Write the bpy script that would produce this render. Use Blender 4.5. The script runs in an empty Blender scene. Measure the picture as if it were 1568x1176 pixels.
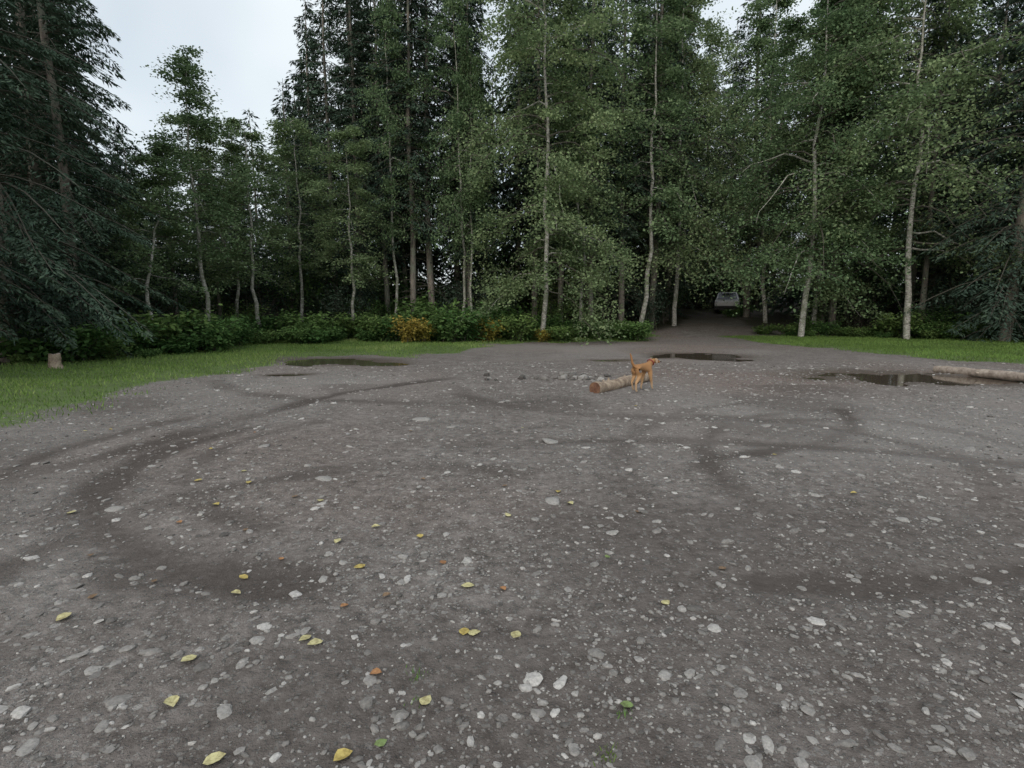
import bpy, math, numpy as np
from mathutils import Vector
rs = np.random.RandomState(7)
scene = bpy.context.scene
COL = scene.collection

# ------------------------------------------------------------------ helpers
def link(o, parent=None):
    COL.objects.link(o)
    if parent: o.parent = parent
    return o
def make_mesh(name, parts, mats):
    Vs=[];LI=[];LS=[];MI=[];SM=[];TI=[];off=0;lo=0
    for V,F,m,s,t in parts:
        V=np.asarray(V,float);F=np.asarray(F,int)
        if len(F)==0: continue
        Vs.append(V);LI.append((F+off).ravel());k=F.shape[1]
        LS.append(lo+np.arange(len(F))*k);lo+=F.size
        MI.append(np.full(len(F),m));SM.append(np.full(len(F),s))
        TI.append(np.broadcast_to(np.asarray(t,float),(len(V),)))
        off+=len(V)
    V=np.concatenate(Vs);LI=np.concatenate(LI);LS=np.concatenate(LS)
    me=bpy.data.meshes.new(name)
    me.vertices.add(len(V));me.vertices.foreach_set("co",V.astype(np.float32).ravel())
    me.loops.add(len(LI));me.loops.foreach_set("vertex_index",LI.astype(np.int32))
    me.polygons.add(len(LS));me.polygons.foreach_set("loop_start",LS.astype(np.int32))
    me.polygons.foreach_set("material_index",np.concatenate(MI).astype(np.int32))
    me.update(calc_edges=True)
    me.polygons.foreach_set("use_smooth",np.concatenate(SM).astype(bool))
    a=me.attributes.new("tint",'FLOAT','POINT');a.data.foreach_set("value",np.concatenate(TI).astype(np.float32))
    for m in mats: me.materials.append(m)
    me.validate()
    return me
def tube(P,R,sides=6,cap=False,jit=0,rg=None):
    P=np.asarray(P,float);R=np.asarray(R,float);n=len(P)
    T=np.gradient(P,axis=0);T/=np.linalg.norm(T,axis=1)[:,None]+1e-9
    ref=np.array([0,0,1.]) if abs(T[0,2])<.8 else np.array([1.,0,0])
    A=np.cross(T,ref);A/=np.linalg.norm(A,axis=1)[:,None]+1e-9
    B=np.cross(T,A)
    th=np.arange(sides)*2*np.pi/sides
    rr=R[:,None]*np.ones(sides)
    if jit: rr=rr*(1+jit*(rg.rand(n,sides)-.5))
    V=P[:,None]+rr[...,None]*(np.cos(th)[None,:,None]*A[:,None]+np.sin(th)[None,:,None]*B[:,None])
    i=np.arange(n-1)[:,None]*sides;j=np.arange(sides)[None];j2=(j+1)%sides
    F=np.stack([i+j,i+j2,i+sides+j2,i+sides+j],-1).reshape(-1,4)
    return V.reshape(-1,3),F
def norm(a): return a/(np.linalg.norm(a,axis=-1,keepdims=True)+1e-9)
def leaves(P,D,N,L,W,t):
    n=len(P);D=norm(D);S=norm(np.cross(D,N));L=np.broadcast_to(L,(n,))[:,None];W=np.broadcast_to(W,(n,))[:,None]
    V=np.stack([P,P+D*L*.45+S*W*.5,P+D*L,P+D*L*.45-S*W*.5],1).reshape(-1,3)
    F=np.arange(n*4).reshape(n,4)
    return V,F,np.repeat(np.broadcast_to(t,(n,)),4)
def vnoise(x,y,s,seed):
    r=np.random.RandomState(seed);G=r.rand(64,64)
    x=np.asarray(x)/s+1000;y=np.asarray(y)/s+1000
    xi=np.floor(x).astype(int);yi=np.floor(y).astype(int);fx=x-xi;fy=y-yi
    fx=fx*fx*(3-2*fx);fy=fy*fy*(3-2*fy)
    g=lambda a,b:G[a%64,b%64]
    return (g(xi,yi)*(1-fx)+g(xi+1,yi)*fx)*(1-fy)+(g(xi,yi+1)*(1-fx)+g(xi+1,yi+1)*fx)*fy
def sstep(a,b,x):
    t=np.clip((x-a)/(b-a),0,1);return t*t*(3-2*t)
def seg_d(x,y,pl):
    d=np.full(np.shape(x),1e9)
    for (x0,y0),(x1,y1) in zip(pl[:-1],pl[1:]):
        dx,dy=x1-x0,y1-y0;t=np.clip(((x-x0)*dx+(y-y0)*dy)/(dx*dx+dy*dy),0,1)
        d=np.minimum(d,np.hypot(x-x0-t*dx,y-y0-t*dy))
    return d
def poly_sd(x,y,pl):
    ins=np.zeros(np.shape(x),bool);c=list(pl)+[pl[0]]
    for (x0,y0),(x1,y1) in zip(c[:-1],c[1:]):
        if y0==y1: continue
        ins^=((y0>y)!=(y1>y))&(x<(x1-x0)*(y-y0)/(y1-y0)+x0)
    d=seg_d(x,y,c)
    return np.where(ins,d,-d)
def arc(cx,cy,r,a0,a1,n=18,ry=None):
    a=np.radians(np.linspace(a0,a1,n));return [(cx+r*math.cos(t),cy+(ry or r)*math.sin(t)) for t in a]

# ------------------------------------------------------------------ layout (metres)
GR_L=[(-7.2,-5),(-7.3,3),(-7.5,8),(-7.9,11),(-7.8,13.2),(-7.4,15.5),(-7.0,19.3),(-4.6,20),(-3.4,18.6),(-2.6,20.5),(-2.0,23),(-.5,26),(1,27.5),(6.5,28.5),(8.5,33),(-5,33),(-13,31),(-14.5,20),(-15,-5)]
GR_R=[(12.4,32),(12.7,27),(13.2,22),(14.2,18.5),(15.6,16.2),(18,14.2),(40,9),(40,27),(28,28.5),(17,32.5)]
CLEAR=[(-14,-30),(-14,12),(-14.2,24),(-13,30),(-7,32),(7,33),(10.5,36),(15.5,36),(17,33),(27,28.5),(31,10),(31,-30)]
ROAD=[(5,22),(9.5,29),(13.2,37),(15.6,43),(19.5,47.5),(27,50),(45,51)]
PUD=[(-5.3,17.4,1.8,1.1,-.3),(-5.6,13.9,.6,.3,.1),(6.5,19.4,1.5,1.4,0),(10.0,13.1,2.6,1.3,-.25),(3.1,17.8,.75,.4,0)]
# wheel-spin arcs left by cars turning in the lot: (polyline, strength, half width)
TR=[([(-6.5,2.5),(-5.2,4.2),(-4.5,6.0),(-4.1,8.2),(-3.3,10.8),(-1.5,13)],.8,.3),
    (arc(-.9,6.2,3.1,150,262),.9,.26),(arc(-.6,6.6,4.6,160,245),.6,.2),
    (arc(1.2,3.2,5.4,25,110,18,3.6),.6,.24),(arc(2.6,6.2,2.2,-70,80),.6,.22),
    ([(1.5,3.15),(2.2,3.05),(3.2,3.3),(5,3.5)],.9,.22),([(5.3,8.8),(4.6,7.4),(3.8,6.6),(2.2,5.9)],.9,.22),
    (arc(-1,14,6,200,290,18,4.5),.6,.35),(arc(4,11,5,180,280,18,3),.6,.3),(arc(6,5,4,100,190),.55,.2),(arc(-1.0,3.4,2.2,60,190),.45,.18),
    (arc(-.9,6.3,2.5,140,250),.5,.14),(arc(-.6,6.5,3.75,165,250),.5,.14),(arc(2.6,6.2,3.4,-60,60),.4,.2),(arc(6,5,4.9,110,190),.4,.2)]
def height(x,y):
    x=np.asarray(x,float);y=np.asarray(y,float)
    r=np.clip(y-29,0,None);h=.078*r*sstep(0,8,r);h=np.where(h>4,4+(h-4)*.35,h);h=np.minimum(h,16)
    h+=.05*np.clip(-14-x,0,60)+.03*np.clip(x-28,0,80)
    h+=(vnoise(x,y,2.6,1)-.5)*.05+(vnoise(x,y,.9,2)-.5)*.018
    g=np.maximum(poly_sd(x,y,GR_L),poly_sd(x,y,GR_R));h+=.05*sstep(0,.8,g)
    for px,py,a,b,ro in PUD:
        c,s=math.cos(ro),math.sin(ro);u=((x-px)*c+(y-py)*s)/a;v=(-(x-px)*s+(y-py)*c)/b
        q=np.hypot(u,v)+(vnoise(x,y,.6,5)-.5)*.9+(vnoise(x,y,.25,6)-.5)*.3
        k=1-sstep(.4,1.4,q);h=h*(1-.8*k*(np.abs(h)<.2))-.08*k
    for t,st,wd in TR[:6]:
        h-=.025*st*(1-sstep(.08,wd+.05,seg_d(x,y,t)))
    return h

# ------------------------------------------------------------------ materials
def mat(name):
    m=bpy.data.materials.new(name);m.use_nodes=True;nt=m.node_tree
    return m,nt,nt.nodes,nt.links,nt.nodes["Principled BSDF"]
def ramp(N,stops):
    r=N.new("ShaderNodeValToRGB");e=r.color_ramp.elements
    while len(e)<len(stops): e.new(.5)
    for i,(p,c) in enumerate(stops): e[i].position=p;e[i].color=(*c,1)
    return r
def noise(N,L,scale,detail=4,rough=.6,vec=None):
    n=N.new("ShaderNodeTexNoise");n.inputs["Scale"].default_value=scale;n.inputs["Detail"].default_value=detail;n.inputs["Roughness"].default_value=rough
    if vec: L.new(vec,n.inputs["Vector"])
    return n
def mix(N,L,f,a,b,mode='MIX'):
    m=N.new("ShaderNodeMix");m.data_type='RGBA';m.blend_type=mode
    for s,v in ((0,f),(6,a),(7,b)):
        if hasattr(v,"is_linked") : L.new(v,m.inputs[s])
        elif s==0: m.inputs[s].default_value=v
        else: m.inputs[s].default_value=(*v,1)
    return m.outputs[2]
def math_(N,L,op,a,b=None,c=None):
    m=N.new("ShaderNodeMath");m.operation=op
    for i,v in enumerate((a,b,c)):
        if v is None: continue
        if hasattr(v,"is_linked"): L.new(v,m.inputs[i])
        else: m.inputs[i].default_value=v
    return m.outputs[0]
def attr(N,name):
    a=N.new("ShaderNodeAttribute");a.attribute_name=name;return a.outputs["Fac"]
def bump(N,L,h,strength,dist,bs):
    b=N.new("ShaderNodeBump");b.inputs["Strength"].default_value=strength;b.inputs["Distance"].default_value=dist
    L.new(h,b.inputs["Height"]);L.new(b.outputs[0],bs.inputs["Normal"]);return b
def foliage(name,stops,transl=.3,var=.35):
    m,nt,N,L,bs=mat(name);N.remove(bs)
    df=N.new("ShaderNodeBsdfDiffuse")
    r=ramp(N,stops);L.new(attr(N,"tint"),r.inputs[0])
    oi=N.new("ShaderNodeObjectInfo")
    k=math_(N,L,'MULTIPLY_ADD',oi.outputs["Random"],var,1-var/2)
    hs=N.new("ShaderNodeHueSaturation");L.new(r.outputs[0],hs.inputs["Color"]);L.new(k,hs.inputs["Value"])
    hh=math_(N,L,'MULTIPLY_ADD',oi.outputs["Random"],-.04,.52);L.new(hh,hs.inputs["Hue"])
    L.new(hs.outputs[0],df.inputs[0]);out=df.outputs[0]
    if transl>0:
        tr=N.new("ShaderNodeBsdfTranslucent");L.new(hs.outputs[0],tr.inputs[0])
        mx=N.new("ShaderNodeMixShader");mx.inputs[0].default_value=transl
        L.new(df.outputs[0],mx.inputs[1]);L.new(tr.outputs[0],mx.inputs[2]);out=mx.outputs[0]
    L.new(out,N["Material Output"].inputs[0])
    return m
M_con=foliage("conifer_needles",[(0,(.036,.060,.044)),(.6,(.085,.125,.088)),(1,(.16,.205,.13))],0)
M_ald=foliage("alder_leaves",[(0,(.10,.155,.08)),(.6,(.22,.30,.15)),(1,(.35,.43,.23))],.35,.4)
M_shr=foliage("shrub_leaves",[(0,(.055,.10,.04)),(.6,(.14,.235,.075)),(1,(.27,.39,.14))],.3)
M_yel=foliage("autumn_leaves",[(0,(.16,.18,.05)),(.5,(.40,.34,.08)),(1,(.5,.38,.10))],.3,.2)
M_gra=foliage("grass_blades",[(0,(.09,.15,.045)),(.6,(.18,.29,.08)),(1,(.30,.37,.14))],.25,0)
def bark(name,a,b,sc,lich=None,bmp=.8):
    m,nt,N,L,bs=mat(name);tc=N.new("ShaderNodeTexCoord");mp=N.new("ShaderNodeMapping");mp.inputs["Scale"].default_value=(1,1,sc)
    L.new(tc.outputs["Object"],mp.inputs[0])
    n=noise(N,L,7,4,.7,mp.outputs[0]);r=ramp(N,[(.35,a),(.62,b)]);L.new(n.outputs[0],r.inputs[0]);c=r.outputs[0]
    if lich:
        n2=noise(N,L,2.2,3,.6,tc.outputs["Object"]);r2=ramp(N,[(.48,(0,0,0)),(.6,(1,1,1))]);L.new(n2.outputs[0],r2.inputs[0])
        c=mix(N,L,r2.outputs[0],c,lich)
    L.new(c,bs.inputs["Base Color"]);bs.inputs["Roughness"].default_value=.9;bump(N,L,n.outputs[0],bmp,.02,bs);return m
M_bc=bark("conifer_bark",(.11,.092,.08),(.30,.26,.22),.25,(.21,.22,.17))
M_ba=bark("alder_bark",(.14,.13,.11),(.55,.53,.48),1.6,(.22,.23,.17))
m,nt,N,L,bs=mat("twig_bark");bs.inputs["Base Color"].default_value=(.11,.10,.08,1);bs.inputs["Roughness"].default_value=.9;M_tw=m
M_log=bark("weathered_log_wood",(.18,.13,.095),(.40,.32,.24),1)
M_logp=bark("pale_log_wood",(.2,.155,.125),(.42,.35,.29),1)
M_end=bark("cut_log_end",(.10,.045,.027),(.20,.105,.06),1)
def simple(name,c,rough=.5,metal=0,nv=0):
    m,nt,N,L,bs=mat(name);bs.inputs["Base Color"].default_value=(*c,1);bs.inputs["Roughness"].default_value=rough;bs.inputs["Metallic"].default_value=metal
    return m

# ------------------------------------------------------------------ ground
m,nt,N,L,bs=mat("gravel_grass_and_forest_soil")
geo=N.new("ShaderNodeNewGeometry");P=geo.outputs["Position"]
nf=noise(N,L,9,5,.75,P);nm=noise(N,L,1.6,5,.72,P)
base=ramp(N,[(.3,(.118,.101,.091)),(.5,(.170,.150,.139)),(.72,(.235,.213,.20))]);L.new(nm.outputs[0],base.inputs[0])
c=mix(N,L,math_(N,L,'MULTIPLY',attr(N,"reddish"),.65),base.outputs[0],(.19,.142,.12))
fine=ramp(N,[(.3,(.42,.42,.42)),(.7,(1.5,1.5,1.5))]);L.new(nf.outputs[0],fine.inputs[0]);c=mix(N,L,1.0,c,fine.outputs[0],'MULTIPLY')
wv=N.new("ShaderNodeVectorMath");wv.operation='MULTIPLY_ADD';L.new(nf.outputs["Color"],wv.inputs[0]);wv.inputs[1].default_value=(.05,.05,.05);L.new(P,wv.inputs[2])
for sc,th,col in ((75,.5,(.27,.255,.24)),(38,.58,(.31,.295,.28)),(18,.72,(.34,.32,.305))):
    v=N.new("ShaderNodeTexVoronoi");v.inputs["Scale"].default_value=sc;L.new(wv.outputs[0],v.inputs["Vector"])
    sp=N.new("ShaderNodeSeparateColor");L.new(v.outputs["Color"],sp.inputs[0])
    on=math_(N,L,'GREATER_THAN',sp.outputs[0],th);inn=math_(N,L,'LESS_THAN',v.outputs["Distance"],math_(N,L,'MULTIPLY_ADD',sp.outputs[1],.28,.16))
    f=math_(N,L,'MULTIPLY',on,inn);f2=math_(N,L,'MULTIPLY',f,math_(N,L,'MULTIPLY_ADD',sp.outputs[2],.6,.25))
    c=mix(N,L,f2,c,col)
trk=attr(N,"track");tf=math_(N,L,'MULTIPLY',trk,math_(N,L,'MULTIPLY_ADD',nm.outputs[0],1.2,.3));tf=math_(N,L,'MINIMUM',tf,.8)
c=mix(N,L,tf,c,(.066,.054,.048))
lite=attr(N,"worn");c=mix(N,L,math_(N,L,'MULTIPLY',lite,.5),c,(.30,.278,.262))
gm=math_(N,L,'ADD',attr(N,"grass"),math_(N,L,'MULTIPLY_ADD',nf.outputs[0],1.5,-.75))
gr=ramp(N,[(.36,(0,0,0)),(.64,(1,1,1))]);L.new(gm,gr.inputs[0])
gc=ramp(N,[(.3,(.09,.12,.045)),(.7,(.14,.21,.07))]);L.new(nm.outputs[0],gc.inputs[0])
c=mix(N,L,gr.outputs[0],c,gc.outputs[0])
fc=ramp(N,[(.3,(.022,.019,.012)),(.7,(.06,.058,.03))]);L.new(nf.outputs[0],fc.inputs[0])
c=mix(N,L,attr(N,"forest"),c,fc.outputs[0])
c=mix(N,L,math_(N,L,'MULTIPLY',attr(N,"mud"),.85),c,(.085,.064,.049))
L.new(c,bs.inputs["Base Color"])
L.new(math_(N,L,'MULTIPLY_ADD',attr(N,"mud"),-.35,.85),bs.inputs["Roughness"]);bs.inputs["Specular IOR Level"].default_value=.3
nb=noise(N,L,22,4,.75,P)
bump(N,L,math_(N,L,'MULTIPLY',nb.outputs[0],.03),1,1,bs)
M_ground=m
def spaced(a,b,st,lo,hi):
    mid=np.arange(a,b+1e-6,st);l=[];d=st;v=a
    while v>lo: d*=1.18;v-=d;l.append(v)
    r=[];d=st;v=b
    while v<hi: d*=1.18;v+=d;r.append(v)
    return np.concatenate([l[::-1],mid,r])
xs=spaced(-17,19,.1,-420,420);ys=spaced(1,31,.1,-420,520)
X,Y=np.meshgrid(xs,ys);Z=height(X,Y)
nx,ny=len(xs),len(ys);V=np.stack([X,Y,Z],-1).reshape(-1,3)
i=np.arange(ny-1)[:,None]*nx;j=np.arange(nx-1)[None]
F=np.stack([i+j,i+j+1,i+nx+j+1,i+nx+j],-1).reshape(-1,4)
me=make_mesh("ground",[(V,F,0,True,0)],[M_ground])
wob=(vnoise(X,Y,1.1,9)-.5)*1.3+(vnoise(X,Y,.35,10)-.5)*.5
gL=poly_sd(X,Y,GR_L);gR=poly_sd(X,Y,GR_R);gs=np.maximum(gL,gR)+wob
grass=sstep(-.75,.5,gs)
cl=poly_sd(X,Y,CLEAR);rd=seg_d(X,Y,ROAD)
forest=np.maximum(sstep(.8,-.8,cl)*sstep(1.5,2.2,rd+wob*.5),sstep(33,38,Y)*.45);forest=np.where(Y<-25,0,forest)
trk=np.zeros_like(X)
for k,(t,st,wd) in enumerate(TR):
    d=seg_d(X,Y,t)+(vnoise(X,Y,.4,20+k)-.5)*.18
    trk=np.maximum(trk,(1-sstep(.03,wd+.06,d))*(.35+1.0*vnoise(X,Y,1.1,30+k))*st*1.35)
d=np.hypot((X-2.3)/.65,(Y-3.15)/.25);trk=np.maximum(trk,.9*(1-sstep(.3,1.2,d)))
trk=np.maximum(trk,.5*sstep(.52,.8,vnoise(X+Y*.3,Y,1.9,77))*(Y<12))
worn=np.clip(sstep(.5,.85,vnoise(X,Y,3.1,41)),0,1)*.5+.7*np.exp(-((X-6)/4)**2-((Y-8)/2.5)**2)+.6*np.exp(-((X-1)/5)**2-((Y-23)/2.5)**2)+.7*np.exp(-((X+4.5)/3)**2-((Y-11)/3)**2)
worn=np.clip(worn*(1-trk),0,1)*(Y<31)
red=np.clip(sstep(.5,.9,vnoise(X,Y,2.2,42))*.7+np.exp(-((X-6)/3.5)**2-((Y-13)/2)**2)+.9*np.exp(-((X-6)/5)**2-((Y-24)/4)**2),0,1)
mud=np.zeros_like(X)
for px,py,a,b,ro in PUD:
    cc,s=math.cos(ro),math.sin(ro);u=((X-px)*cc+(Y-py)*s)/a;v=(-(X-px)*s+(Y-py)*cc)/b
    mud=np.maximum(mud,1-sstep(.75,1.7,np.hypot(u,v)+wob*.3))
grass*=1-mud
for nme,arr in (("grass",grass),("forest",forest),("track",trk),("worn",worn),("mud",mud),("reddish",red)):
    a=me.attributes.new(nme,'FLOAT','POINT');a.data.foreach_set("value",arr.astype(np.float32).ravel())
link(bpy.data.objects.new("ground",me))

m,nt,N,L,bs=mat("puddle_water");bs.inputs["Base Color"].default_value=(.085,.066,.05,1);bs.inputs["Roughness"].default_value=.06
n=noise(N,L,14,2);bump(N,L,n.outputs[0],.05,.02,bs);M_w=m
for px,py,a,b,ro in PUD:
    th=np.arange(40)*2*np.pi/40;r=1.3;x=np.cos(th)*a*r;y=np.sin(th)*b*r
    V=np.stack([px+x*math.cos(ro)-y*math.sin(ro),py+x*math.sin(ro)+y*math.cos(ro),np.full(40,-.034)],-1)
    V=np.vstack([V,[[px,py,-.034]]]);F=np.array([[k,(k+1)%40,40] for k in range(40)])
    link(bpy.data.objects.new("puddle",make_mesh("puddle",[(V,F,0,True,0)],[M_w])))

# ------------------------------------------------------------------ stones
m,nt,N,L,bs=mat("gravel_stone")
r=ramp(N,[(0,(.085,.077,.071)),(.45,(.205,.19,.178)),(.8,(.34,.322,.305)),(.95,(.46,.44,.42)),(1,(.28,.21,.17))]);L.new(attr(N,"tint"),r.inputs[0])
n=noise(N,L,60,3,.7,N.new("ShaderNodeNewGeometry").outputs["Position"]);rr=ramp(N,[(.3,(.65,.65,.65)),(.7,(1.2,1.2,1.2))]);L.new(n.outputs[0],rr.inputs[0])
L.new(mix(N,L,1.0,r.outputs[0],rr.outputs[0],'MULTIPLY'),bs.inputs["Base Color"]);bs.inputs["Roughness"].default_value=.85
M_st=m
import bmesh
def ico(s):
    b=bmesh.new();bmesh.ops.create_icosphere(b,subdivisions=s,radius=1);V=np.array([v.co[:] for v in b.verts]);F=np.array([[v.index for v in f.verts] for f in b.faces]);b.free();return V,F
def stones(x,y,r,tint,sub,rg,sink=.25,flat=.55):
    V0,F0=ico(sub);n=len(x);k=len(V0)
    S=np.stack([r*(.8+.6*rg.rand(n)),r*(.6+.4*rg.rand(n)),r*flat*(.6+.6*rg.rand(n))],-1)
    W=V0[None]*(1+.45*(rg.rand(n,k,1)-.5))
    W=np.sign(W)*np.abs(W)**.85*S[:,None]
    a=rg.rand(n)*6.283;c,s=np.cos(a)[:,None],np.sin(a)[:,None]
    x2=W[...,0]*c-W[...,1]*s;y2=W[...,0]*s+W[...,1]*c
    tl=(rg.rand(n)-.5)*.6;z2=W[...,2]+x2*tl[:,None]
    z=height(x,y)+S[:,2]*(1-2*sink)*.5
    V=np.stack([x2+x[:,None],y2+y[:,None],z2+z[:,None]],-1).reshape(-1,3)
    F=(F0[None]+(np.arange(n)*k)[:,None,None]).reshape(-1,3)
    return V,F,np.repeat(tint,k)
parts=[]
n=80000;y=1.2+16*rs.rand(n)**1.8;x=(rs.rand(n)*2-1)*(y*1.05+1)
dens=.25+1.1*vnoise(x,y,1.2,50)*vnoise(x,y,.5,51)*1.6;tm=np.ones(n)
for t,st,wd in TR: tm=np.minimum(tm,(1-.8*st)+.8*st*sstep(.05,wd,seg_d(x,y,t)))
ok=(rs.rand(n)<dens*tm)&(poly_sd(x,y,GR_L)<-.1)&(poly_sd(x,y,GR_R)<-.1);x,y=x[ok],y[ok];n=len(x)
r=np.clip(.0065*np.exp(rs.randn(n)*.5),.003,.022)*(.8+.06*y)
V,F,t=stones(x,y,r,np.clip(.48+.25*rs.randn(n),0,.96),1,rs,.3,.5);parts.append((V,F,0,False,t))
n=4200;y=1.5+15*rs.rand(n)**1.25;x=(rs.rand(n)*2-1)*(y*1.05+.5);tm=.3+1.0*vnoise(x,y,.9,52)
for t,st,wd in TR: tm=np.minimum(tm,(1-.7*st)+.7*st*sstep(.05,wd,seg_d(x,y,t)))
ok=(rs.rand(n)<tm)&(poly_sd(x,y,GR_L)<0)&(poly_sd(x,y,GR_R)<0);x,y=x[ok],y[ok];n=len(x)
V,F,t=stones(x,y,.011+.024*rs.rand(n)**2.6+.0013*y,np.clip(.58+.22*rs.randn(n),0,.95),2,rs,.5,.4);parts.append((V,F,0,False,t))
big=np.array([(.336,4.54,.10,.85),(.5,6.8,.13,.8),(-1.35,8.15,.14,.8),(-.86,7.6,.08,.75),(-1.79,5.2,.09,.8),(-3.27,4.42,.08,.8),(2.97,4.09,.06,.85),(3.28,4.16,.05,.8),
 (-2.97,6.5,.09,.75),(.68,2.28,.03,.9),(.44,2.35,.032,.7),(.86,3.4,.03,.2),(.93,3.46,.02,.2),(.13,2.95,.028,.6),(.23,1.86,.03,.7),(.15,3.9,.04,.5),(3.5,7.6,.09,.7),(5.2,6.2,.08,.7),(-.2,9.6,.08,.7)])
V,F,t=stones(big[:,0],big[:,1],big[:,2],big[:,3]-.1,2,rs,.75,.22);parts.append((V,F,0,True,t))
link(bpy.data.objects.new("gravel",make_mesh("gravel",parts,[M_st])))
n=58;x=np.concatenate([1.5+.5*rs.randn(32),rs.rand(26)*3.6-1.1]);y=np.concatenate([12.9+.45*rs.randn(32),12.8+.4*rs.randn(26)])
V,F,t=stones(x,y,.03+.08*rs.rand(n)**1.5,np.clip(.4+.28*rs.randn(n),0,.85),2,rs,.0,.8)
link(bpy.data.objects.new("rock_pile",make_mesh("rock_pile",[(V,F,0,False,t)],[M_st])))

# ------------------------------------------------------------------ grass
def grass_pts(poly,n,x0,x1,y0,y1):
    x=x0+(x1-x0)*rs.rand(n);y=y0+(y1-y0)*rs.rand(n)
    w=(vnoise(x,y,1.1,9)-.5)*1.3+(vnoise(x,y,.35,10)-.5)*.5
    s=poly_sd(x,y,poly)+w
    mm=np.ones(n,bool)
    for px,py,a,b,ro in PUD: mm&=np.hypot((x-px)/a,(y-py)/b)>1.15
    ok=(s>rs.rand(n)**2*1.8-.5)&mm;return x[ok],y[ok]
def blades(x,y,hmin,hmax,w):
    n=len(x);a=rs.rand(n)*6.283;D=np.stack([np.cos(a)*.45,np.sin(a)*.45,np.ones(n)],-1);b=rs.rand(n)*6.283
    P=np.stack([x,y,height(x,y)-.005],-1);Nn=np.stack([np.cos(b),np.sin(b),.2*np.ones(n)],-1)
    patch=vnoise(x,y,1.6,60)
    return leaves(P,D,Nn,hmin+(hmax-hmin)*rs.rand(n)*(.4+patch),w*(.7+.6*rs.rand(n)),np.clip(.1+.8*patch+.2*rs.randn(n),0,1))
x,y=grass_pts(GR_L,190000,-15,9,3,33);x2,y2=grass_pts(GR_R,130000,12,33,10,32)
p1=blades(x,y,.03,.13,.018);p2=blades(x2,y2,.04,.14,.024)
link(bpy.data.objects.new("grass",make_mesh("grass",[(*p1[:2],0,False,p1[2]),(*p2[:2],0,False,p2[2]*.6)],[M_gra])))
for (gx,gy,k) in ((-.42,2.27,26),(.36,1.84,34),(-.40,2.1,10),(.45,2.03,10)):
    x=gx+.025*rs.randn(k);y=gy+.02*rs.randn(k);p=blades(x,y,.015,.05,.005)
    link(bpy.data.objects.new("weed_tuft",make_mesh("weed_tuft",[(*p[:2],0,False,p[2]*.6)],[M_gra])))

# ------------------------------------------------------------------ fallen leaves
LV=[(-2.366,2.756,0),(-1.495,2.386,0),(-1.012,2.539,0),(-1.4,2.104,0),(-1.064,1.8,0),(-.61,1.817,1),(-.491,1.885,3),(-.604,2.278,2),(-.911,2.843,2),(-.242,2.607,1),(.019,2.579,0),(-.356,2.115,0),(-1.64,3.22,1),(-1.59,3.02,0),(-.959,3.322,1),(-.655,3.79,1),(-.031,4.195,0),(-.259,3.073,0),(-.053,3.04,2),(.847,2.882,0),(.624,3.47,3),(-.441,3.376,2),(-1.211,3.7,0),(-2.976,5.12,1),(-2.453,4.45,1),(-1.632,4.575,0),(-1.011,3.957,0),(2.96,4.66,1),(.481,4.45,0),(-1.5,3.44,2),(-2.47,5.06,1),(-3.53,4.295,0),(.469,2.085,3),(-.95,2.5,0),(-.19,2.6,0)]
nl0=len(LV)
for k in range(26):
    y0=2.8+7*rs.rand();LV.append(((rs.rand()*2-1.3)*y0*.7,y0,int(rs.choice([0,1,2,4,4,4]))))
m,nt,N,L,bs=mat("fallen_leaf")
r=ramp(N,[(0,(.50,.46,.25)),(.25,(.48,.38,.12)),(.5,(.36,.18,.08)),(.75,(.18,.25,.09)),(1,(.2,.13,.08))]);L.new(attr(N,"tint"),r.inputs[0])
n=noise(N,L,40,3,.7,N.new("ShaderNodeNewGeometry").outputs["Position"]);rr=ramp(N,[(.35,(.55,.5,.42)),(.6,(1.1,1.1,1.05))]);L.new(n.outputs[0],rr.inputs[0])
L.new(mix(N,L,1.0,r.outputs[0],rr.outputs[0],'MULTIPLY'),bs.inputs["Base Color"]);bs.inputs["Roughness"].default_value=.6
Vs=[];Fs=[];Ts=[]
for q,(x,y,k) in enumerate(LV):
    s=(.060+.022*rs.rand())*(.75 if k in(2,3,4) or q>=nl0 else 1);a=rs.rand()*6.283;z=float(height(x,y))+.008
    cup=rs.rand()*.5-.1;tilt=(rs.rand()-.5)*.3
    pts=[(0,0),(.18,.22),(.4,.33),(.7,.26),(1,0),(.7,-.26),(.4,-.33),(.18,-.22),(.4,0),(.7,0)]
    pts=[(u+.05*(rs.rand()-.5),v*(.85+.3*rs.rand())) for u,v in pts]
    b=len(Vs)
    for (u,v) in pts:
        zz=z+s*(abs(v)*cup*1.5+.04+max(0,u*tilt));uu=(u-.5)*s;vv=v*s*1.15
        Vs.append((x+uu*math.cos(a)-vv*math.sin(a),y+uu*math.sin(a)+vv*math.cos(a),zz));Ts.append([0,.25,.5,.75,1][k])
    for f in ((0,1,8),(1,2,8),(2,3,8),(3,9,8),(3,4,9),(4,5,9),(5,8,9),(5,6,8),(6,7,8),(7,0,8)): Fs.append([b+i for i in f])
link(bpy.data.objects.new("fallen_leaves",make_mesh("fallen_leaves",[(Vs,Fs,0,True,Ts)],[m])))

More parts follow.
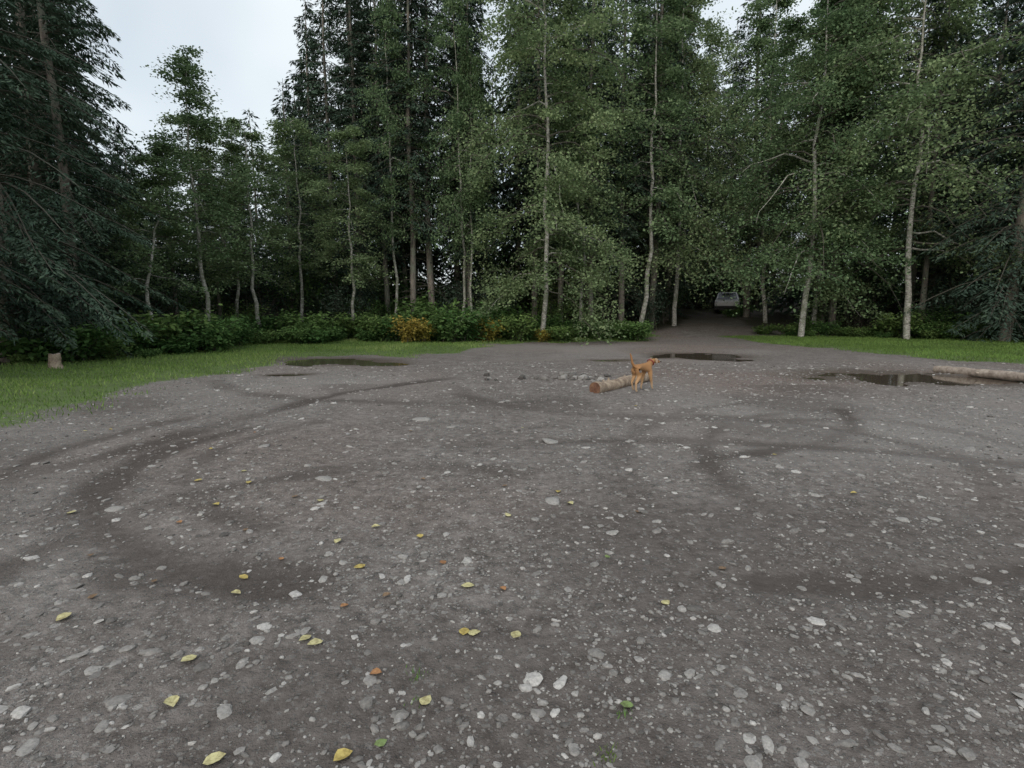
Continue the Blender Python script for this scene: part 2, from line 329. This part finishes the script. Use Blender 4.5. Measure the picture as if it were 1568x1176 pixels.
# ------------------------------------------------------------------ trees
def conifer(name,seed,H,R,base,dens=34,r0=.2,big=1.0):
    g=np.random.RandomState(seed);parts=[]
    zz=np.linspace(-.3,H,14);w=np.cumsum(g.randn(14,2)*.05,0);w-=w[0]
    TP=np.column_stack([w,zz]);V,F=tube(TP,r0*(1-np.linspace(0,1,14)*.93),8,jit=.15,rg=g);parts.append((V,F,0,True,0))
    cx=lambda z:np.array([np.interp(z,zz,w[:,0]),np.interp(z,zz,w[:,1])])
    Pl=[];Dl=[];Nl=[];Ll=[];Wl=[];Tl=[]
    for k in range(int(base/.22)):
        z=1+g.rand()*(base);a=g.rand()*6.283;l=.5+1.3*g.rand();c=cx(z)
        tt=np.linspace(0,1,4);P=np.column_stack([c[0]+np.cos(a)*l*tt,c[1]+np.sin(a)*l*tt,z+l*(.1*tt-.35*tt**2)]);V,F=tube(P,.018*(1-.8*tt),3);parts.append((V,F,2,False,0))
    z=base
    while z<H*.985:
        s=(z-base)/(H-base)
        for b in range(4 if s<.8 else 3):
            a=g.rand()*6.283;l=(R*(1-s)**.8*(.55+.6*g.rand())*min(1,.55+s*5)+.22);c=cx(z);z0=z+g.rand()*.3
            pit=-.15+.55*s+.1*g.randn();dr=.32+.18*g.rand()
            tt=np.linspace(0,1,5);f=lambda t:np.column_stack([c[0]+np.cos(a)*l*t,c[1]+np.sin(a)*l*t,z0+l*(pit*t-dr*t**2)+.12*l*np.clip(t-.75,0,1)])
            if big<1.5:
                V,F=tube(f(tt),(.012+.008*l)*(1-.85*tt),3);parts.append((V,F,2,False,0))
            n=int(l*dens*(.6+.7*g.rand()));t=.12+.9*g.rand(n)**.75;t=np.minimum(t,1.02)
            sd=g.choice([-1,1],n);wd=sd*g.rand(n)*(.34*l*(1.05-t)+.12)
            P=f(t);P[:,0]-=np.sin(a)*wd;P[:,1]+=np.cos(a)*wd;P[:,2]-=np.abs(wd)*.35+.10*g.rand(n)
            D=np.column_stack([np.cos(a)*.6-np.sin(a)*sd*.7+.4*g.randn(n),np.sin(a)*.6+np.cos(a)*sd*.7+.4*g.randn(n),-.35-.5*g.rand(n)])
            Nn=np.column_stack([.5*g.randn(n),.5*g.randn(n),np.ones(n)])
            Pl.append(P);Dl.append(D);Nl.append(Nn);Ll.append((.16+.22*g.rand(n))*big);Wl.append((.05+.06*g.rand(n))*big)
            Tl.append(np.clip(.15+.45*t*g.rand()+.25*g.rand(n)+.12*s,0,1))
        z+=.25+.16*g.rand()
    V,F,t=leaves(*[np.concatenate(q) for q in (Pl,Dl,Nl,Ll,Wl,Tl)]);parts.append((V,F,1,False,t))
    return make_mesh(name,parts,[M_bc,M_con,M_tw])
def alder(name,seed,H,R,base,nl=46,leafn=95,ls=.13,lean=0,r0=.15,shape=.5,sub=8):
    g=np.random.RandomState(seed);parts=[]
    n=16;zz=np.linspace(-.3,H*.97,n);w=np.cumsum(g.randn(n,2)*.09,0);w-=w[0];w[:,0]+=lean*np.clip(zz,0,None)+.02*g.randn()*zz
    V,F=tube(np.column_stack([w,zz]),r0*(1-np.linspace(0,1,n)*.92),8,jit=.15,rg=g);parts.append((V,F,0,True,0))
    cx=lambda z:np.array([np.interp(z,zz,w[:,0]),np.interp(z,zz,w[:,1]),z])
    A=[[] for _ in range(6)]
    for k in range(nl):
        s=(k+g.rand())/nl;z=base+(H-base)*s*.98;a=g.rand()*6.283
        prof=(math.sin(math.pi*min(1,(.22+.78*s))**.8))**shape if s<.97 else .25
        l=R*max(.2,prof)*(.45+.65*g.rand());up=.05+.6*g.rand()*(.4+s);dr=.45*g.rand()+.25+.25*(1-s)
        c=cx(z);dh=np.array([math.cos(a),math.sin(a),0])
        def f(t,c=c,dh=dh,l=l,up=up,dr=dr): t=np.asarray(t)[:,None];return c+dh*l*t+np.array([0,0,1])*l*(up*t-dr*t*t)
        tt=np.linspace(0,1,8);PP=f(tt)+np.cumsum(g.randn(8,3)*.05*l*.5,0)*(tt>0)[:,None];V,F=tube(PP,(.012+.008*l)*(1-.88*tt),4);parts.append((V,F,2 if g.rand()<.7 else 0,False,0))
        for q in range(sub):
            t0=.2+.8*g.rand()**.8;ci=np.array([np.interp(t0,tt,PP[:,i]) for i in range(3)])
            a2=a+g.choice([-1,1])*(.4+.9*g.rand());l2=l*(.18+.28*g.rand())+.25
            d2=np.array([math.cos(a2),math.sin(a2),.35*g.randn()-.05])
            t2=np.linspace(0,1,4);P2=ci+d2*l2*t2[:,None]+np.array([0,0,-.3*l2])*t2[:,None]**2
            V,F=tube(P2,.009*(1-.8*t2),3);parts.append((V,F,2,False,0))
            m_=int(leafn*(.25+1.2*g.rand()));u=g.rand(m_)**.8*1.1
            P=ci+d2*l2*u[:,None]+np.array([0,0,-.3*l2])*u[:,None]**2+g.randn(m_,3)*np.array([.22,.22,.12])*(.5+l2*.6)
            ct=g.rand()
            D=np.column_stack([g.randn(m_),g.randn(m_),-.5+.4*g.randn(m_)]);Nn=np.column_stack([.6*g.randn(m_),.6*g.randn(m_),np.ones(m_)])
            for li,v in zip(A,(P,D,Nn,ls*(.6+.7*g.rand(m_)),ls*.75*(.6+.7*g.rand(m_)),np.clip(.05+.5*ct+.4*g.rand(m_),0,1))): li.append(v)
    V,F,t=leaves(*[np.concatenate(q) for q in A[:6]]);parts.append((V,F,1,False,t))
    return make_mesh(name,parts,[M_ba,M_ald,M_tw])
def shrub(name,seed,H,R,ns,nlf,ls,mats,wide=1.0):
    g=np.random.RandomState(seed);parts=[];A=[[] for _ in range(6)]
    for k in range(ns):
        a=g.rand()*6.283;l=R*(.4+.7*g.rand());h=H*(.55+.5*g.rand());b=g.randn(2)*.15*R
        tt=np.linspace(0,1,6)
        f=lambda t:np.column_stack([b[0]+math.cos(a)*l*t**1.4,b[1]+math.sin(a)*l*t**1.4,h*(1.5*t-.55*t*t)-.05])
        V,F=tube(f(tt),.008*H**.4*(1-.7*tt),4);parts.append((V,F,0,False,0))
        n=nlf;t=.1+.9*g.rand(n)**.7;P=f(t)+g.randn(n,3)*np.array([.16,.16,.1])*(.5+.35*H)
        P[:,2]=np.maximum(P[:,2],.03)
        D=np.column_stack([math.cos(a)*.5+g.randn(n)*.8,math.sin(a)*.5+g.randn(n)*.8,-.3+.35*g.randn(n)]);Nn=np.column_stack([.4*g.randn(n),.4*g.randn(n),np.ones(n)])
        ct=g.rand()
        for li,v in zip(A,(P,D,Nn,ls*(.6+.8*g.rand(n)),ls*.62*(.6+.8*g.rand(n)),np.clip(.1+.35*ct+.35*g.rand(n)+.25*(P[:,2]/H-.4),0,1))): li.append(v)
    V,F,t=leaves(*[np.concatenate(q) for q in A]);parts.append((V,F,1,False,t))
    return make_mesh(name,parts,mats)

C_near=[conifer("conifer_mesh_near_a",41,22,3.7,.8,85,r0=.24,big=.6),conifer("conifer_mesh_near_b",42,21,3.4,1.2,85,r0=.22,big=.6)]
C_edge=[conifer("conifer_mesh_a",11,23,3.7,.8,46,r0=.24,big=.85),conifer("conifer_mesh_b",12,21,3.3,1.4,46,r0=.22,big=.85)]
C_spire=conifer("conifer_mesh_s",18,25,2.6,2.5,44,r0=.2,big=.9)
C_tall=[conifer("conifer_mesh_c",13,26,2.9,6.0,38,r0=.2,big=.95),conifer("conifer_mesh_d",14,24,2.6,5.0,38,r0=.17,big=.95),conifer("conifer_mesh_e",15,27,3.1,8.0,34,r0=.22,big=.95)]
C_far=[conifer("conifer_mesh_f",16,25,3.7,.3,9,r0=.2,big=2.2),conifer("conifer_mesh_g",17,23,3.4,.3,9,r0=.2,big=2.2)]
A_hero=alder("alder_mesh_hero",21,21,4.3,2.4,88,90,.145,r0=.14)
A_r=alder("alder_mesh_spread",22,20,5.2,4.6,70,95,.155,r0=.17)
A_n=[alder("alder_mesh_a",23,15,2.2,5.0,38,62,.13,r0=.115,sub=7),alder("alder_mesh_b",24,17,2.7,5.4,42,66,.14,lean=-.08,r0=.125,sub=7),alder("alder_mesh_c",25,13,2.1,4.0,36,60,.13,lean=.07,r0=.10,sub=7)]
U=[shrub("understory_mesh_a",31,4.2,2.0,26,80,.16,[M_tw,M_con]),shrub("understory_mesh_b",32,3.4,1.8,24,80,.16,[M_tw,M_shr])]
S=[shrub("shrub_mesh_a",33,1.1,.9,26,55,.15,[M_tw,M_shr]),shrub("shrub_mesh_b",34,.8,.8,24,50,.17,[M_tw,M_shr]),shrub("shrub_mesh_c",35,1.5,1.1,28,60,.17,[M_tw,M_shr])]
SY=shrub("yellow_shrub_mesh",36,1.25,.8,24,50,.14,[M_tw,M_yel])

def put(name,me,x,y,s=1,sz=None,rz=None,parent=None):
    o=bpy.data.objects.new(name,me);o.location=(x,y,float(height(x,y))-.03);o.scale=(s,s,sz or s);o.rotation_euler=(0,0,rs.rand()*6.283 if rz is None else rz)
    return link(o,parent)
placed=[]
def hero(name,me,x,y,s=1,sz=None,rz=None): placed.append((x,y));return put(name,me,x,y,s,sz,rz)
for x,y,k,s in ((-14.2,9.5,0,1),(-14.6,13.2,1,1),(-15.0,16.6,0,1.05),(-15.6,20,1,.95),(-18.5,17,0,1.05)):
    hero("conifer_tree",C_near[k],x,y,s)
hero("alder_tree",A_n[0],-13.0,24.0,.95,.80,1);hero("alder_tree",A_n[2],-13.6,21.3,.85,.62,2)
hero("alder_tree",A_n[1],-12.2,27.5,.9,.62,0);hero("alder_tree",A_n[2],-14.2,29,1.1,.85,4);hero("alder_tree",A_n[1],-8.6,29.5,.8,.62,2.9)
hero("alder_tree",A_n[0],-11.6,31,1.0,.78,3)
hero("conifer_tree",C_spire,-13.0,38,.9,.85);hero("conifer_tree",C_spire,-10.6,34,.95,.92);hero("conifer_tree",C_spire,-9.0,33.5,.9,1);hero("conifer_tree",C_tall[1],-7.4,33.5,1,1);hero("conifer_tree",C_tall[0],-5.6,31.8,.95,.95)
hero("conifer_tree",C_tall[2],-4.6,32.6,1,.95);hero("conifer_tree",C_tall[1],-2.4,32.2,.9,.95);hero("alder_tree",A_n[0],-6.4,31.2,.8,1.2);hero("alder_tree",A_n[1],-2.8,31.0,.7,1.1,2);hero("alder_tree",A_n[0],-2.2,30.6,.6,1.0,5)
hero("alder_tree",A_hero,1.5,28.6,1,1,.6);hero("alder_tree",A_n[2],3.8,31,1,1.3)
hero("conifer_tree",C_tall[1],4.6,33.0,1,1);hero("conifer_tree",C_tall[0],6.6,34,1,1);hero("conifer_tree",C_tall[2],8.8,35.5,1,1);hero("conifer_tree",C_edge[0],9.6,41,1,1)
hero("alder_tree",A_n[1],7.4,32.5,1.2,1.15,2.5);hero("alder_tree",A_r,10.6,36.6,.95,1.1,2);hero("conifer_tree",C_tall[1],11.0,40,1.2,1.0,2)
# trees closing over and behind the bend in the road
hero("conifer_tree",C_tall[0],17.6,42.2,1.3,1.0);hero("alder_tree",A_r,12.3,43,.95,1.1,4)
for x,y,k in ((15.2,51.5,0),(17.6,53.0,1),(20.3,53.6,0),(23.0,53.2,1),(12.5,50,1),(19,57,0),(16,57,0),(22,57.5,1),(25.5,55,0)): hero("conifer_tree",C_edge[k],x,y,1.1,1.1)
# right of the road
hero("alder_tree",A_r,15.9,30.8,1,1,1.0);hero("alder_tree",A_r,20.5,29.0,1,1,3.2);hero("alder_tree",A_hero,18.0,33.5,1,.95,2);hero("conifer_tree",C_tall[2],19.4,34,1,1)
hero("conifer_tree",C_tall[1],22.6,31,1,1);hero("conifer_tree",C_edge[0],23.8,27.0,1.1);hero("conifer_tree",C_edge[1],26.0,24,1.15);hero("conifer_tree",C_edge[0],27.0,20,1.1)
hero("alder_tree",A_n[1],17.2,38,1.2,1.3);hero("conifer_tree",C_tall[0],21,38,1.1,1)
DF=link(bpy.data.objects.new("distant_forest",None));UG=link(bpy.data.objects.new("undergrowth",None))
tries=0;cnt=0
while tries<7000:
    tries+=1
    x=rs.uniform(-58,62);y=rs.uniform(6,62)
    if x<-(.98*y+4) or x>1.0*y+5: continue
    sd=float(poly_sd(np.array(x),np.array(y),CLEAR))
    if sd>-1.0: continue
    if float(seg_d(np.array(x),np.array(y),ROAD))<2.4 or (36<y<50 and abs(x/y-.385)<.04): continue
    sp=2.7 if sd>-6 else (3.8 if sd>-13 else 4.8)
    if any((x-a)**2+(y-b)**2<sp*sp for a,b in placed): continue
    q=x/max(y,1);kind=rs.rand()
    if sd<-8: me=C_far[rs.randint(2)];H0=24;nm_="t"
    elif kind<.16 and y>20: me=A_n[rs.randint(3)];H0=15;nm_="alder_tree"
    elif x<-14 and y<22 or (x>25): me=C_edge[rs.randint(2)];H0=22;nm_="conifer_tree"
    else: me=C_tall[rs.randint(3)];H0=25.5;nm_="conifer_tree"
    sc=rs.uniform(.9,1.15);sz=sc
    if -.74<q<-.36 and y>18:
        cap=1.6+(.31+.17*max(0,(q+.46)/.10))*y-float(height(x,y))
        sz=min(sc,cap/H0*rs.uniform(.82,1.0));sc=max(.55,min(sc,sz*1.25))
    placed.append((x,y));cnt+=1
    if sd>-8: put(nm_,me,x,y,sc,sz)
    else: put("forest_tree_part_%d"%cnt,me,x,y,sc,sz,parent=DF)
print("TREES",cnt)
def along(pl,n):
    pl=np.array(pl,float);d=np.r_[0,np.cumsum(np.hypot(*np.diff(pl,axis=0).T))];t=np.sort(rs.rand(n))*d[-1]
    return np.column_stack([np.interp(t,d,pl[:,0]),np.interp(t,d,pl[:,1])])
k=0
for (pl,n,j,ms,s0,s1) in (([(-13.8,16.5),(-13.4,22),(-12.6,28),(-7,30),(0,30.5),(7.5,31)],54,.9,S,.4,1.5),
   ([(-12.6,19),(-11.6,25),(-8,27.5),(-3,27.8),(0,28.2),(6.5,30)],40,.8,S,.35,1.2),
   ([(-16,6),(-15.2,24),(-13.5,31),(-7,33),(7,34.5),(9,37)],24,.9,U,.45,.9),
   ([(-14.6,8),(-14.4,17)],10,.3,S,.4,.7),
   ([(17.2,35),(18.5,33.2),(27.5,29),(31,12)],22,.8,U,.5,.9),
   ([(14.8,33),(16.5,32),(26,28.6),(29.5,20)],44,.5,S,.4,1.1),
   ([(-20,12),(-18,34),(10,42)],34,2,U,.9,1.5),([(18,40),(24,36),(32,30)],12,1.5,U,.9,1.4),([(10,38),(11.5,44),(14,51),(24,53.5)],22,.8,U,.8,1.2)):
    for x,y in along(pl,n):
        x+=rs.randn()*j;y+=rs.randn()*j
        if float(seg_d(np.array(x),np.array(y),ROAD))<2.2 or math.hypot(x+12.1,y-14.2)<2.2: continue
        k+=1;s=rs.uniform(s0,s1);put("bush_%d"%k,ms[rs.randint(len(ms))],x,y,s,s*rs.uniform(.8,1.1),parent=UG)
for x,y,s in ((-4.9,26.4,1.1),(-4.3,26.8,.9),(-1.2,27.2,1.0),(-1.6,27.8,.9),(1.5,27.8,.6)): put("autumn_shrub",SY,x,y,s)
for x,y,s in ((-2.9,26.8,1.1),(-2.2,27.0,1.2),(-5.6,27.5,.9),(.2,28,1)): put("broadleaf_shrub",S[2],x,y,s)

# ------------------------------------------------------------------ logs + stump
def log(name,p0,p1,r0,r1,mats,seed,n=26,sag=.0):
    g=np.random.RandomState(seed);p0=np.array(p0);p1=np.array(p1);t=np.linspace(0,1,n)
    P=p0+(p1-p0)*t[:,None];P[:,2]+=.02*np.sin(t*7+seed);P[:,0]+=sag*np.sin(t*3.14)
    R=(r0+(r1-r0)*t)*(1+.05*g.randn(n));R[0]*=.86;R[-1]*=.8
    s=14;V,F=tube(P,R,s,jit=.09,rg=g);parts=[(V,F,0,True,0)]
    for e in (0,n-1):
        ring=V[e*s:(e+1)*s];c=P[e]
        VV=np.vstack([ring,ring*.5+c*.5+g.randn(s,3)*.004,[c]]);FF=[[i,(i+1)%s,s+(i+1)%s] for i in range(s)]+[[i,s+(i+1)%s,s+i] for i in range(s)]+[[s+i,s+(i+1)%s,2*s] for i in range(s)]
        parts.append((VV,FF,1,False,0))
    for q in range(4):
        tt=.15+.7*g.rand();c=p0+(p1-p0)*tt;a=g.rand()*2.6+.2;ax=norm(p1-p0);sd=norm(np.cross(ax,[0,0,1]));d=sd*math.cos(a)+np.array([0,0,1])*math.sin(a)
        rr=r0+(r1-r0)*tt;u=np.array([.7,1.05,1.3])[:,None];VV,FF=tube(c+d*rr*u,[rr*.3,rr*.2,rr*.1],6);parts.append((VV,FF,0,True,0))
    return link(bpy.data.objects.new(name,make_mesh(name,parts,mats)))
log("fallen_log",(1.58,10.55,.105),(3.1,12.5,.10),.13,.095,[M_log,M_end],3)
log("fallen_log",(11.15,14.6,.06),(12.0,9.0,.07),.105,.125,[M_logp,M_end],5,40,.12)
log("fallen_log",(11.3,12.0,.03),(10.6,8.0,.05),.06,.085,[M_logp,M_end],8)
g=np.random.RandomState(4);V,F=tube([(0,0,-.05),(0,0,.03),(0,0,.12),(.01,0,.3),(.01,0,.38)],[.22,.17,.145,.135,.125],12,jit=.2,rg=g)
V[-12:,2]+=.05*(g.rand(12)-.5)
top=V[-12:];VV=np.vstack([top,[[.01,0,.37]]]);FF=[[i,(i+1)%12,12] for i in range(12)]
o=bpy.data.objects.new("tree_stump",make_mesh("tree_stump",[(V,F,0,True,0),(VV,FF,1,False,0)],[M_log,M_logp]));o.location=(-12.1,14.7,float(height(-12.1,14.7)));link(o)

# ------------------------------------------------------------------ dog
m,nt,N,L,bs=mat("dog_fur");tc=N.new("ShaderNodeTexCoord");sp=N.new("ShaderNodeSeparateXYZ");L.new(tc.outputs["Object"],sp.inputs[0])
n=noise(N,L,9,5,.7,tc.outputs["Object"]);zf=math_(N,L,'ADD',sp.outputs[2],math_(N,L,'MULTIPLY_ADD',n.outputs[0],.2,-.1))
r=ramp(N,[(.02,(.46,.33,.22)),(.2,(.42,.25,.125)),(.45,(.38,.20,.085)),(.58,(.32,.155,.06))]);L.new(zf,r.inputs[0]);L.new(r.outputs[0],bs.inputs["Base Color"]);bs.inputs["Roughness"].default_value=.8
n2=noise(N,L,70,3,.6,tc.outputs["Object"]);bump(N,L,n2.outputs[0],.4,.01,bs);M_fur=m
sk=[((0,0,.50),(.082,.095),None),((.15,0,.505),(.075,.08),0),((.29,0,.495),(.088,.1),1),((.42,0,.475),(.096,.13),2),((.51,0,.52),(.075,.1),3),((.58,0,.57),(.055,.065),4),
 ((.655,-.02,.605),(.062,.06),5),((.72,-.04,.595),(.05,.048),6),((.785,-.06,.575),(.031,.03),7),((.83,-.075,.568),(.024,.023),8),
 ((-.075,0,.535),(.035,.035),0),((-.125,.01,.60),(.024,.024),10),((-.14,.02,.68),(.022,.022),11),((-.155,.03,.75),(.018,.018),12),((-.18,.035,.80),(.009,.009),13),
 ((.01,.07,.46),(.065,.078),0),((.10,.085,.33),(.045,.055),15),((0,.09,.19),(.023,.028),16),((.05,.09,.06),(.019,.02),17),((.09,.09,.022),(.027,.02),18),
 ((-.02,-.07,.46),(.065,.078),0),((.01,-.085,.32),(.045,.055),20),((-.13,-.09,.195),(.023,.028),21),((-.12,-.09,.06),(.019,.02),22),((-.08,-.09,.022),(.027,.02),23),
 ((.43,.065,.40),(.05,.065),3),((.41,.08,.29),(.034,.04),25),((.38,.08,.15),(.023,.025),26),((.345,.08,.055),(.019,.019),27),((.38,.08,.02),(.025,.018),28),
 ((.45,-.065,.40),(.05,.065),3),((.45,-.08,.29),(.034,.04),30),((.50,-.08,.15),(.023,.025),31),((.52,-.08,.05),(.019,.02),32),((.56,-.08,.02),(.025,.018),33)]
me=bpy.data.meshes.new("body");me.from_pydata([s[0] for s in sk],[(s[2],i) for i,s in enumerate(sk) if s[2] is not None],[])
dog=link(bpy.data.objects.new("dog",None))
body=link(bpy.data.objects.new("body",me),dog);me.materials.append(M_fur)
md=body.modifiers.new("skin",'SKIN');md.branch_smoothing=.6
for i,s in enumerate(sk):
    v=me.skin_vertices[0].data[i];v.radius=s[1];v.use_root=(i==0)
md.use_smooth_shade=True
sb=body.modifiers.new("sub",'SUBSURF');sb.levels=2;sb.render_levels=2
M_dk=simple("dog_nose_and_eye",(.02,.015,.012),.3);M_col=simple("collar_red",(.25,.03,.03),.5)
def blob(name,loc,sc,m,rot=(0,0,0),par=dog):
    V,F=ico(3);o=bpy.data.objects.new(name,make_mesh(name,[(V*np.array(sc),F,0,True,0)],[m]));o.location=loc;o.rotation_euler=rot;return link(o,par)
blob("nose",(.853,-.082,.572),(.014,.016,.013),M_dk)
for s in (1,-1): blob("eye_%s"%("l" if s>0 else "r"),(.735,-.045+s*.042,.618),(.009,.008,.009),M_dk)
for s in (1,-1):
    E=[(0,0,0),(.045,0,.0),(.07,0,-.03),(.06,0,-.085),(.03,0,-.115),(.0,0,-.085),(-.012,0,-.035)]
    pts=[];
    for off in (.0,.010): pts+=[(x-.03,s*(.006+off+.012*math.sin(-z*20)),z) for x,_,z in E]
    Fs=[list(range(7)),list(range(13,6,-1))]+[[i,(i+1)%7,7+(i+1)%7,7+i] for i in range(7)]
    me2=bpy.data.meshes.new("ear");me2.from_pydata(pts,[],Fs);me2.materials.append(M_fur);o=link(bpy.data.objects.new("ear_%s"%("l" if s>0 else "r"),me2),dog);o.location=(.665,-.02+s*.05,.655)
    o.modifiers.new("b",'BEVEL').width=.003
th=np.arange(25)*2*np.pi/24
ax=norm(np.array([.7,0,.5]));u=np.array([0,1,0.]);w=np.cross(ax,u);P=np.array([.575,0,.57])+.069*(np.cos(th)[:,None]*u+np.sin(th)[:,None]*w*1.1)
V,F=tube(P,np.full(25,.010),6);link(bpy.data.objects.new("collar",make_mesh("collar",[(V,F,0,True,0)],[M_col])),dog)
dog.location=(2.38,10.65,float(height(2.5,10.7))+.002);dog.rotation_euler=(0,0,math.radians(46));dog.scale=(.94,)*3

# ------------------------------------------------------------------ parked car
car=link(bpy.data.objects.new("parked_car",None))
M_p=simple("car_paint_white",(.8,.8,.8),.25);M_g=simple("car_glass",(.02,.025,.03),.05);M_t=simple("tyre_rubber",(.02,.02,.02),.8);M_r=simple("wheel_rim",(.4,.4,.42),.3,1);M_rl=simple("tail_light",(.3,.01,.01),.2);M_tr=simple("car_trim",(.03,.03,.03),.6);M_hl=simple("head_light",(.7,.7,.7),.1)
def prism(name,prof,w0,w1,m,zt=None,bev=.04):
    b=bmesh.new();n=len(prof)
    zs=[p[1] for p in prof];z0,z1=min(zs),max(zs)
    def wd(z): return w0+(w1-w0)*(z-z0)/(z1-z0)
    a=[b.verts.new((x,-wd(z)/2,z)) for x,z in prof];c=[b.verts.new((x,wd(z)/2,z)) for x,z in prof]
    b.faces.new(a);b.faces.new(c[::-1])
    for i in range(n): b.faces.new((a[i],c[i],c[(i+1)%n],a[(i+1)%n]))
    bmesh.ops.recalc_face_normals(b,faces=b.faces)
    me=bpy.data.meshes.new(name);b.to_mesh(me);b.free();me.materials.append(m);o=link(bpy.data.objects.new(name,me),car)
    if bev: q=o.modifiers.new("b",'BEVEL');q.width=bev;q.segments=3
    return o
prism("lower_body",[(-2.2,.32),(-1.8,.24),(1.9,.24),(2.25,.36),(2.27,.78),(2.1,.95),(1.1,1.06),(-2.1,1.06),(-2.25,.9)],1.84,1.8,M_p)
prism("cabin",[(-2.1,1.04),(1.05,1.04),(.35,1.58),(-.1,1.66),(-1.6,1.66),(-1.95,1.52)],1.76,1.4,M_p,bev=.05)
prism("side_windows",[(-1.85,1.12),(.75,1.12),(.28,1.52),(-1.55,1.56)],1.755,1.49,M_g,bev=0)
prism("windscreen",[(1.0,1.1),(1.06,1.1),(.44,1.56),(.38,1.56)],1.5,1.25,M_g,bev=0)
prism("rear_window",[(-2.07,1.12),(-2.13,1.12),(-1.98,1.52),(-1.92,1.52)],1.5,1.25,M_g,bev=0)
prism("bumper_front",[(2.2,.3),(2.32,.34),(2.32,.5),(2.2,.52)],1.8,1.8,M_tr,bev=.02);prism("bumper_rear",[(-2.32,.34),(-2.2,.3),(-2.2,.52),(-2.32,.5)],1.8,1.8,M_tr,bev=.02)
for s in (1,-1):
    for nme,x,m_ in (("head_light",2.2,M_hl),("tail_light",-2.2,M_rl)): blob(nme+("_l" if s>0 else "_r"),(x,s*.72,.8),(.08,.14,.09),m_,par=car)
    for x in (-1.4,1.4):
        P=np.array([(x,s*.72,.34),(x,s*.74,.34),(x,s*.92,.34),(x,s*.94,.34)]);V,F=tube(P,[.28,.34,.34,.28],24);V2,F2=tube([(x,s*.93,.34),(x,s*.945,.34),(x,s*.95,.34)],[.22,.21,.01],16)
        link(bpy.data.objects.new("wheel",make_mesh("wheel",[(V,F,0,True,0),(V2,F2,1,True,0)],[M_t,M_r])),car)
car.location=(17.9,46.8,float(height(17.9,46.8)));car.rotation_euler=(0,0,math.radians(-112))
put("roadside_bush",S[0],16.4,42.0,.8,.6);put("roadside_bush",S[2],17.6,42.6,.7,.7)

# ------------------------------------------------------------------ light, world, camera
w=bpy.data.worlds.new("World");scene.world=w;w.use_nodes=True;N=w.node_tree.nodes;L=w.node_tree.links
sky=N.new("ShaderNodeTexSky");sky.sky_type='NISHITA';sky.sun_disc=False
SE,SR=38,200
sky.sun_elevation=math.radians(SE);sky.sun_rotation=math.radians(SR);sky.dust_density=3;sky.air_density=1;sky.ozone_density=1
tc=N.new("ShaderNodeTexCoord");cn=noise(N,L,2.2,3,.55,tc.outputs["Generated"])
cr=ramp(N,[(.35,(.60,.60,.60)),(.65,(.92,.92,.92))]);L.new(cn.outputs[0],cr.inputs[0])
mm=mix(N,L,cr.outputs[0],sky.outputs[0],(6.3,6.8,7.0));
L.new(mm,N["Background"].inputs[0]);N["Background"].inputs[1].default_value=.15
sd=bpy.data.lights.new("sun",'SUN');sd.energy=1.2;sd.angle=math.radians(35);sd.color=(1,.95,.88);so=link(bpy.data.objects.new("sun",sd))
az=math.radians(SR);d=Vector((math.sin(az)*math.cos(math.radians(SE)),math.cos(az)*math.cos(math.radians(SE)),math.sin(math.radians(SE))))
so.rotation_euler=d.to_track_quat('Z','Y').to_euler()
cd=bpy.data.cameras.new("camera");cam=link(bpy.data.objects.new("camera",cd));cd.sensor_width=36;cd.lens=19.6;cd.clip_end=2000;cd.clip_start=.05
cam.location=(0,0,1.6);cam.rotation_euler=(math.radians(82.4),0,0);scene.camera=cam
scene.view_settings.view_transform='Standard';scene.view_settings.look='None';scene.view_settings.exposure=0
